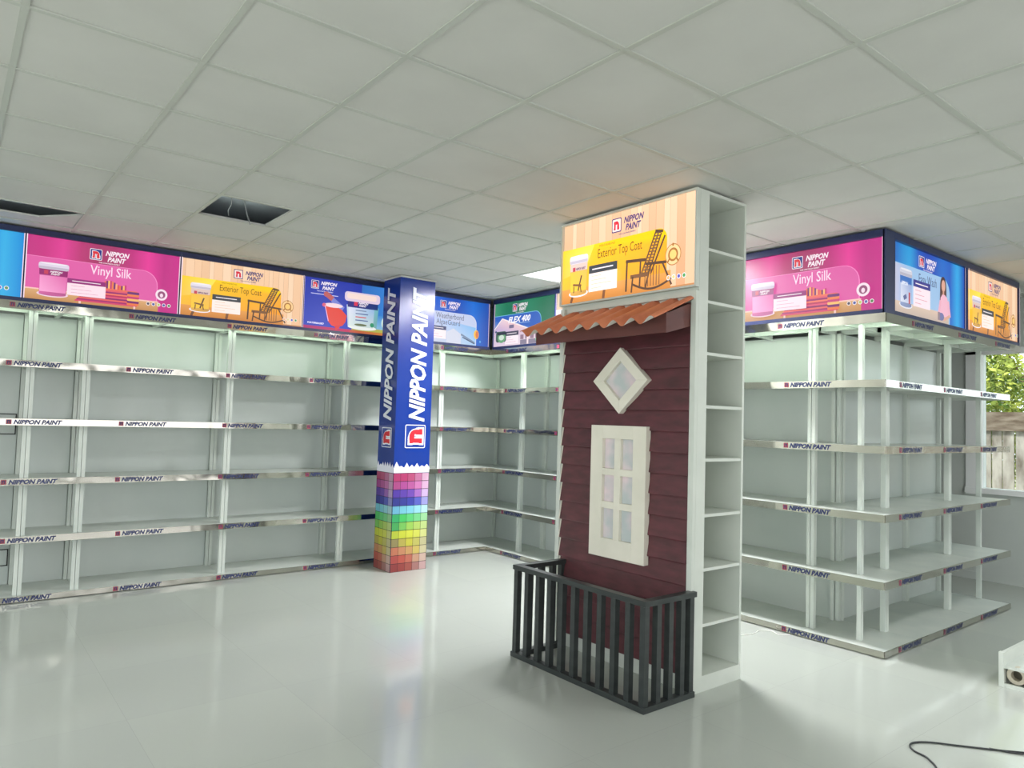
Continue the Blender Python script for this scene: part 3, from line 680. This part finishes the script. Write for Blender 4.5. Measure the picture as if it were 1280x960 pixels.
lightbox((0, YF), 0, 2.737, 3.875, art_bluecan(), 'backlit dark blue panel with a paint tub, left of the blue column', ft=.045, side=.004)
lightbox((0, YF), 0, 3.877, 5.03, art_weather(), 'backlit blue Weatherbond panel between the blue column and the corner', ft=.045, side=.004, d=.5)
lightbox((XB, YF-.02), -PI/2, 0.0, 1.09, art_flex(), 'backlit green FLEX 400 panel right of the back corner', side=.004)
lightbox((XB, YF-.02), -PI/2, 1.092, 2.23, art_whitewood(), 'backlit pale wood panel half hidden by the terracotta roof', side=.004)
lightbox((XB, YF-.02), -PI/2, 2.232, 3.35, art_exterior(4), 'backlit wood-look panel hidden behind the tall white cabinet', side=.004)
lightbox((XB, YF-.02), -PI/2, 3.352, 4.505, art_vinyl(), 'backlit pink Vinyl Silk panel right of the tall white cabinet', side=.012, d=.13)
lightbox((0, YR), 0, XB+.14, 6.52, art_easy(), 'backlit blue Easy Wash panel with a woman in a pink blouse', side=.006, d=.45)
lightbox((0, YR), 0, 6.522, 7.75, art_exterior(9), 'backlit wood-look Exterior Top Coat panel at the right end above the window side', side=.006, d=.45)
mb = MB(); mb.box(XB+.0, XB+.138, YR, YR+.02, Z0, Z1)
tag(mb.build('corner_trim', M['frame']), 'navy corner trim between the pink and the Easy Wash light boxes', 'trim')

# ---------------------------------------------------------------- blue column
bx, by, bw, bd = 3.531, 6.297, .41, .339
col = thing('column', 'square blue structural column with white lettering and a colour chart at its foot', 'column', (bx, by, 0))
mb = MB(); mb.box(0, bw, 0, bd, 0, H); mb.build('shaft', M['col'], col)
mb = MB(); mb.box(-.008, bw+.008, -.008, bd+.004, H-.018, H-.001); mb.build('collar', M['tile'], col)
ROWS = [[(168, 44, 96), (172, 46, 98), (176, 66, 110), (186, 104, 146), (206, 160, 188)],
        [(160, 60, 120), (166, 66, 140), (176, 80, 146), (198, 110, 170), (210, 166, 200)],
        [(70, 44, 150), (84, 54, 160), (104, 64, 170), (160, 100, 186), (200, 170, 214)],
        [(40, 46, 130), (44, 50, 140), (50, 58, 160), (80, 90, 190), (150, 150, 212)],
        [(96, 170, 200), (108, 190, 210), (120, 200, 220), (146, 214, 226), (176, 220, 226)],
        [(40, 160, 90), (60, 190, 90), (84, 200, 110), (110, 206, 130), (150, 212, 150)],
        [(60, 160, 80), (110, 186, 80), (150, 200, 80), (176, 206, 96), (190, 214, 130)],
        [(176, 190, 50), (196, 204, 50), (206, 212, 60), (210, 214, 80), (208, 212, 130)],
        [(140, 130, 80), (176, 164, 70), (196, 190, 60), (190, 184, 90), (196, 190, 140)],
        [(190, 110, 80), (196, 130, 90), (200, 150, 90), (204, 180, 90), (206, 196, 150)],
        [(170, 70, 64), (186, 80, 66), (190, 100, 80), (200, 150, 120), (208, 176, 160)],
        [(140, 54, 54), (150, 60, 56), (160, 76, 66), (170, 116, 110), (200, 160, 158)]]
def col_face(wd, ncol, off, seed, rev):
    a = Art(); z1 = .972; rh = z1/12
    r = random.Random(seed)
    for i in range(12):
        for j in range(ncol):
            c = ROWS[i][j if not rev else j+(5-ncol)]
            c = lerp(tuple(q*.93 for q in c), (150, 150, 150), .10)
            a.k = 0; a.rect(wd*j/ncol, z1-(i+1)*rh, wd*(j+1)/ncol, z1-i*rh, c)
    a.k = 1
    for i in range(13): a.k = 1; a.rect(0, z1-i*rh-.0022, wd, z1-i*rh+.0022, (40, 36, 44))
    for j in range(ncol+1): a.k = 1; xx = min(max(wd*j/ncol, .0016), wd-.0016); a.rect(xx-.0016, 0, xx+.0016, z1, (40, 36, 44))
    # torn white edge
    n = 14; top = [(wd*i/n, 1.04+(.05*r.random() if i % 2 else -.018*r.random())) for i in range(n+1)]
    for i in range(n):
        a.k = 1; a.poly([(top[i][0], z1+.003), (top[i+1][0], z1+.003), top[i+1], top[i]], (226, 226, 240))
    # badge and name, reading upwards
    s = .235 if wd > .4 else .20
    xc = wd*(.565 if wd > .4 else .52)
    def badge(q):
        q.rr(0, 0, s, s, .015, (226, 230, 240)); q.rr(.008, .008, s-.008, s-.008, .01, (18, 50, 134))
        n_shape(q, s*.20, s*.16, s*.6, s*.64, (236, 238, 244), .12); n_shape(q, s*.20, s*.16, s*.6, s*.64, (206, 36, 48))
    a.rot90(xc+s/2, 1.222, badge)
    a.text('NIPPON PAINT', xc+.088 if wd > .4 else xc+.08, 1.49, .245 if wd > .4 else .22, (226, 230, 240), shear=.28, offset=.032, width=1.36, rot=90)
    return a
col_face(bw, 5, 0, 2, False).build('front_print', M['print'], col, y=-.001, step=.0006)
lf = col_face(bd, 4, 0, 6, True).build('side_print', M['print'], col, y=-.001, step=.0006)
lf.rotation_euler = (0, 0, -PI/2); lf.location = (0, bd, 0)

# ---------------------------------------------------------------- tall white cabinet with the clad facade
tx, ty, tw, td = 3.444, 2.602, 1.187, .466
cab = thing('tall_cabinet', 'tall white floor-to-ceiling cabinet with open shelves on its narrow side', 'cabinet', (tx, ty, 0))
DEP = .42; ST = .085
mb = MB()
mb.box(0, ST, 0, tw, 0, H-.012)                    # thick face wall behind the cladding
mb.box(td-.02, td, 0, tw, 0, H-.012)
mb.box(ST, td-.02, DEP, DEP+.02, 0, H-.012)
mb.box(ST, td-.02, tw-.02, tw, 0, H-.012); mb.box(ST, td-.02, 0, tw, H-.03, H-.012); mb.box(ST, td-.02, .0, DEP, 0, .09)
mb.build('carcass', M['tower'], cab)
for z in (.385, .705, 1.02, 1.345, 1.66, 1.975, 2.285, 2.60):
    mb = MB(); mb.box(ST, td-.02, .004, DEP, z-.018, z); mb.build('shelf', M['tower'], cab)
mb = MB(); mb.box(-.028, -.001, .0, .036, .0, 2.33); mb.box(-.028, -.001, .036, tw-.09, 2.30, 2.33); mb.box(-.028, -.001, 1.135, 1.17, .06, 2.33)
mb.build('trim', M['tower'], cab)
# light box on top
o = thing('light_box', 'bright backlit Exterior Top Coat panel on top of the tall white cabinet', 'light box', (tx, ty+tw-.004, 2.352), -PI/2)
tw2 = tw-.004; hh = H-.012-2.352
mb = MB(); f = .012
mb.box(0, tw2, -.034, -.002, 0, f); mb.box(0, tw2, -.034, -.002, hh-f, hh); mb.box(0, f, -.034, -.002, f, hh-f); mb.box(tw2-f, tw2, -.034, -.002, f, hh-f)
mb.build('frame', M['tower'], o)
a = art_exterior(2, (238, 180, 138)); a.v = [(f+p[0]*(tw2-2*f)/W_, f+p[1]*(hh-2*f)/H_, p[2]) for p in a.v]
a.build('backlit_graphic', M['artbright'], o, y=-.010, base=(f, tw2-f, f, hh-f, .006))

# clapboard facade (local frame: x runs to the viewer's right, -y towards the viewer)
fc = thing('house_facade', 'dark red clapboard house front with windows, fixed to the tall white cabinet', 'house facade', (tx, ty+1.12, 0), -PI/2)
FW = 1.12-.038
mb = MB(); nb = 17; z0 = .10; e = (2.26-z0)/nb
for k in range(nb):
    zb = z0+k*e; r = random.Random(k); dx = r.uniform(-.004, .004)
    # wedge section: thick at the bottom edge
    prof = [(-.004, zb), (-.034, zb), (-.036, zb+.006), (-.014, zb+e+.004), (-.004, zb+e+.004)]
    mb.prism(prof, lambda p: (0+dx, p[0], p[1]), (FW-dx, 0, 0))
mb.build('clapboards', M['wood'], fc)
mb = MB()
for k in range(nb):
    zb = z0+k*e; mb.prism([(-.003, zb), (-.036, zb), (-.014, zb+e), (-.003, zb+e)], lambda p: (-.012, p[0], p[1]), (.0085, 0, 0))
mb.build('end_trim', M['cream'], fc)
mb = MB(); mb.box(0, FW, -.02, -.003, .062, .098); mb.build('bottom_batten', M['tower'], fc)
def yl(y): return (ty+1.12)-y                       # world y -> local x
# diamond window
cx, cz, hw, hh_ = yl(3.16), 1.81, .235, .212
mb = MB()
inn = .60
O_ = [(cx-hw, cz), (cx, cz-hh_), (cx+hw, cz), (cx, cz+hh_)]; I_ = [(cx+(p[0]-cx)*inn, cz+(p[1]-cz)*inn) for p in O_]
for k in range(4):
    q = [O_[k], O_[(k+1) % 4], I_[(k+1) % 4], I_[k]]
    mb.prism(q, lambda p: (p[0], -.066, p[1]), (0, .045, 0))
dw = mb.build('diamond_window', M['cream'], fc, bevel=.002)
mb = MB(); mb.prism([(cx+(p[0]-cx)*.7, cz+(p[1]-cz)*.7) for p in O_], lambda p: (p[0], -.040, p[1]), (0, .006, 0)); mb.build('pane', M['pane'], dw)
# six-pane window
x0, x1, z0w, z1w = yl(3.40), yl(2.928), .678, 1.522
sl_, br_, tr_, mu = .105, .12, .085, .052
mb = MB(); ya, yb = -.066, -.022
mb.box(x0, x0+sl_, ya, yb, z0w, z1w); mb.box(x1-sl_, x1, ya, yb, z0w, z1w)
mb.box(x0+sl_, x1-sl_, ya, yb, z0w, z0w+br_); mb.box(x0+sl_, x1-sl_, ya, yb, z1w-tr_, z1w)
xm = (x0+x1)/2; mb.box(xm-mu/2, xm+mu/2, ya+.002, yb, z0w+br_, z1w-tr_)
for k in (1, 2):
    zz = z0w+br_+(z1w-tr_-z0w-br_)*k/3; mb.box(x0+sl_, x1-sl_, ya+.003, yb, zz-.021, zz+.021)
sw = mb.build('six_pane_window', M['cream'], fc, bevel=.0015)
for i in range(2):
    for k in range(3):
        a0 = x0+sl_ if i == 0 else xm+mu/2; a1 = xm-mu/2 if i == 0 else x1-sl_
        c0 = z0w+br_+(z1w-tr_-z0w-br_)*k/3; c1 = z0w+br_+(z1w-tr_-z0w-br_)*(k+1)/3
        mb = MB(); mb.box(a0-.001, a1+.001, -.040, -.036, c0, c1); mb.build('pane', M['pane'], sw)
# awning: corrugated terracotta sheet on a brown frame
xl, xr = yl(3.80), yl(2.618)
yt, zt, ye, ze = -.002, 2.292, -.375, 2.128
aw = MB(); nx, ny = 144, 3; nw = 8.3; th = .005
def sheet(u, v, off):
    x = xl+(xr-xl)*u; y = yt+(ye-yt)*v; z = zt+(ze-zt)*v+.021*math.cos(2*PI*nw*(1-u)-1.3)+off
    return (x, y, z)
top = [sheet(i/nx, j/ny, 0) for j in range(ny+1) for i in range(nx+1)]
bot = [sheet(i/nx, j/ny, -th) for j in range(ny+1) for i in range(nx+1)]
n = nx+1; fs = []
for j in range(ny):
    for i in range(nx): fs.append((j*n+i, (j+1)*n+i, (j+1)*n+i+1, j*n+i+1))
nv = len(top)
aw.add(top+bot, fs, 0)
aw.f += [[q+nv for q in f[::-1]] for f in fs]; aw.m += [1]*len(fs)
aw.f += [[ny*n+i, ny*n+i+nv, ny*n+i+1+nv, ny*n+i+1] for i in range(nx)]; aw.m += [0]*nx
for c in (0, nx):
    aw.f += [[j*n+c, (j+1)*n+c, (j+1)*n+c+nv, j*n+c+nv] for j in range(ny)]; aw.m += [0]*ny
awn = aw.build('awning_roof', [M['roof'], M['roofu']], fc, smooth=True)
mb = MB(); yf = -.235
mb.box(yl(3.78), yl(2.64), yf-.012, yf, 2.062, 2.178); mb.build('fascia', M['fascia'], awn)
for xx in (yl(2.652), yl(3.78)):
    mb = MB(); mb.prism([(-.012, 2.125), (yf, 2.062), (yf, 2.175), (-.012, 2.262)], lambda p: (xx, p[0], p[1]), (.012, 0, 0)); mb.build('gable_board', M['fascia'], awn)
mb = MB(); mb.box(yl(3.76), yl(3.722), yf, -.002, 2.18-.06, 2.16); mb.build('rafter', M['fascia'], awn)

# ---------------------------------------------------------------- balustrade
bal = thing('balcony_railing', 'small black three-sided railing standing on the floor in front of the clad facade', 'railing', (3.02, 2.60, 0))
X1, Y1, ZR = .405, 1.085, .59
def rail(x0, x1, y0, y1, z0, z1, nm):
    mb = MB(); mb.box(x0, x1, y0, y1, z0, z1); mb.build(nm, M['black'], bal, bevel=.002)
hw_ = .026
for z0_, z1_, nm in ((ZR-.03, ZR, 'top_rail'), (.0, .032, 'bottom_rail')):
    rail(-hw_, hw_, -hw_, Y1+hw_, z0_, z1_, nm); rail(hw_, X1+(.012 if nm == 'top_rail' else .005), -hw_, hw_, z0_, z1_, nm); rail(hw_, X1, Y1-hw_, Y1+hw_, z0_, z1_, nm)
mb = MB(); mb.box(-.018, .018, -.018, .018, .032, ZR-.03); b0 = mb.build('baluster', M['black'], bal)
pos = [(0, Y1*k/10) for k in range(1, 11)]+[(X1*k/4, 0) for k in (1, 2, 3)]+[(X1-.02, 0)]+[(X1*k/4, Y1) for k in (1, 2, 3)]+[(X1-.02, Y1)]
for x, y in pos: link_copy(b0, bal, (x, y, 0))

# ---------------------------------------------------------------- loose things on the floor
lo_ = thing('display_plinth', 'low white display plinth lying on the floor at the right picture edge', 'plinth', (5.168, 1.62, 0))
mb = MB(); mb.box(0, 1.1, -.02, 0, .0, .203); mb.box(-.004, .03, -.024, .004, -.0, .206); mb.build('side_panel', M['tower'], lo_)
mb = MB(); mb.box(.004, 1.1, -1.165, -.02, .115, .125); mb.build('tray', M['shelf'], lo_)
mb = MB(); mb.box(0, .02, -1.165, -.02, 0, .022); mb.box(0, .006, -1.165, -.02, .113, .127); mb.build('front_rail', M['tower'], lo_)
mb = MB(); mb.box(.16, .17, -1.165, -.02, .022, .115); mb.build('hardboard_back', M['brown'], lo_)
mb = MB()
r0, r1, n = .030, .052, 28
vs = []
for k in range(n):
    c, s_ = math.cos(2*PI*k/n), math.sin(2*PI*k/n)
    vs += [(0, r1*c, r1*s_), (0, r0*c, r0*s_), (.045, r1*c, r1*s_), (.045, r0*c, r0*s_)]
fs = []
for k in range(n):
    a1_, b1_ = 4*k, 4*((k+1) % n)
    fs += [(a1_, b1_, b1_+1, a1_+1), (a1_+2, a1_+3, b1_+3, b1_+2), (a1_, a1_+2, b1_+2, b1_), (a1_+1, b1_+1, b1_+3, a1_+3)]
mb.add(vs, fs); tr = mb.build('tape_roll', M['tape'], smooth=False); tr.location = (5.20, 1.540, .0225+.052)
tag(tr, 'pale roll of packing tape inside the low white display plinth', 'tape')
P = [(4.26, 1.14), (4.19, 1.215), (4.13, 1.28), (4.05, 1.375), (3.99, 1.45), (3.935, 1.52), (3.88, 1.565), (3.83, 1.58), (3.785, 1.565), (3.755, 1.53), (3.74, 1.48), (3.715, 1.45), (3.66, 1.40), (3.58, 1.37), (3.45, 1.33)]
def smoothpath(P, z, k=4):
    out = []
    for i in range(len(P)-1):
        p0, p1, p2, p3 = P[max(i-1, 0)], P[i], P[i+1], P[min(i+2, len(P)-1)]
        for j in range(k):
            t = j/k
            out.append(tuple(.5*(2*b+(c-a)*t+(2*a-5*b+4*c-d)*t*t+(-a+3*b-3*c+d)*t**3) for a, b, c, d in zip(p0, p1, p2, p3))+(z,))
    out.append((*P[-1], z)); return out
mb = MB(); mb.tube(smoothpath(P, .0055), .0045, 8)
mb.tube(smoothpath([(4.10, 1.33), (4.14, 1.25), (4.19, 1.19), (4.27, 1.12)], .0055), .004, 8)
tag(mb.build('power_cord', M['cable'], smooth=True), 'thin black power cord looping across the glossy floor at lower right', 'cord')
wire(smoothpath([(4.60, 3.22), (4.72, 3.12), (4.84, 3.10), (4.93, 3.12), (5.0, 3.06), (4.96, 2.98), (5.03, 2.93)], .004), .0028, 'wire_scrap', 'thin white scrap wire on the floor beside the back run', 'wire', M['wire'])

# ---------------------------------------------------------------- outside the window
mb = MB(); mb.box(XR_+.2, 40, -20, 24, -.25, -.15); mb.box(-30, XL-.2, -20, 24, -.25, -.15); struct('ground', mb, M['ground'])
fe = thing('fence', 'weathered grey wooden paling fence with a brown top beam outside the window', 'fence', (11.3, 0, -.15))
mb = MB(); mb.box(-.05, .05, -2.2, 5.2, 1.73, 1.985); mb.build('top_beam', M['beam'], fe)
mb = MB(); mb.box(.04, .08, -2.2, 5.2, .5, .6); mb.build('cross_rail', M['beam'], fe)
rr_ = random.Random(11); y = -2.2
while y < 5.1:
    ww = rr_.uniform(.115, .14); mb = MB(); mb.box(-.012+rr_.uniform(-.005, .005), .012, y, y+ww, 0, 1.74); mb.build('paling', M['fence'], fe); y += ww+rr_.uniform(.01, .022)
rr_ = random.Random(21)
def shrub(loc, rx, rz_, n, label):
    o = thing('shrub', label, 'shrub', loc)
    mb = MB()
    for k in range(n):
        th_, ph = rr_.uniform(0, 2*PI), math.acos(rr_.uniform(-1, 1)); r = .45+.55*rr_.random()**.5
        lump = 1+.16*math.sin(3*th_+loc[1])*math.sin(4*ph)
        c = Vector((rx*r*lump*math.sin(ph)*math.cos(th_), rx*r*lump*math.sin(ph)*math.sin(th_), rz_+rz_*r*lump*math.cos(ph)*.98+.25))
        d_ = Vector((rr_.gauss(0, 1), rr_.gauss(0, 1), rr_.gauss(0, 1))).normalized(); e_ = d_.orthogonal().normalized(); s_ = rr_.uniform(.03, .07)
        mb.add([c-d_*s_, c+e_*s_*.45, c+d_*s_, c-e_*s_*.45], [(0, 1, 2, 3)])
    f_ = mb.build('foliage', M['leaf'], o); f_['kind'] = 'stuff'
    mb = MB(); mb.tube([(0, 0, 0), (.05, .03, rz_*.6), (.0, .1, rz_*1.3)], .07, 7)
    for k in range(5): q = 2*PI*k/5; mb.tube([(.04, .03, rz_*.6), (.5*rx*math.cos(q), .5*rx*math.sin(q), rz_*1.2)], .03, 6)
    mb.build('stem', M['twig'], o)
shrub((13.2, 5.0, -.15), 1.35, 1.9, 16000, 'leafy yellow-green shrub behind the fence, left one seen through the window')
shrub((13.4, 2.2, -.15), 1.3, 2.1, 16000, 'leafy green shrub behind the fence, right one seen through the window')
shrub((17.6, 4.4, -.15), 2.4, 2.8, 16000, 'tall dense greenery standing behind the two fence shrubs')

# repeats of one kind share a group
GROUPS = {'shelving_unit': 'white shelving units along the walls', 'shelf_edge_strip': 'mirrored strips with lettering on the shelf edges', 'led_tube': 'led tubes under the shelving canopies',
          'light_box': 'backlit advertising light boxes', 'hanging_wire': 'wires dangling from the ceiling opening', 'ceiling_tile': 'loose ceiling tiles at the openings',
          'shrub': 'greenery behind the fence', 'service_hatch': 'black-outlined hatches on the back panel'}
for o in list(COL.objects):
    if o.parent is None and o.get('label'):
        g = GROUPS.get(o.name.split('.')[0])
        if g: o['group'] = g
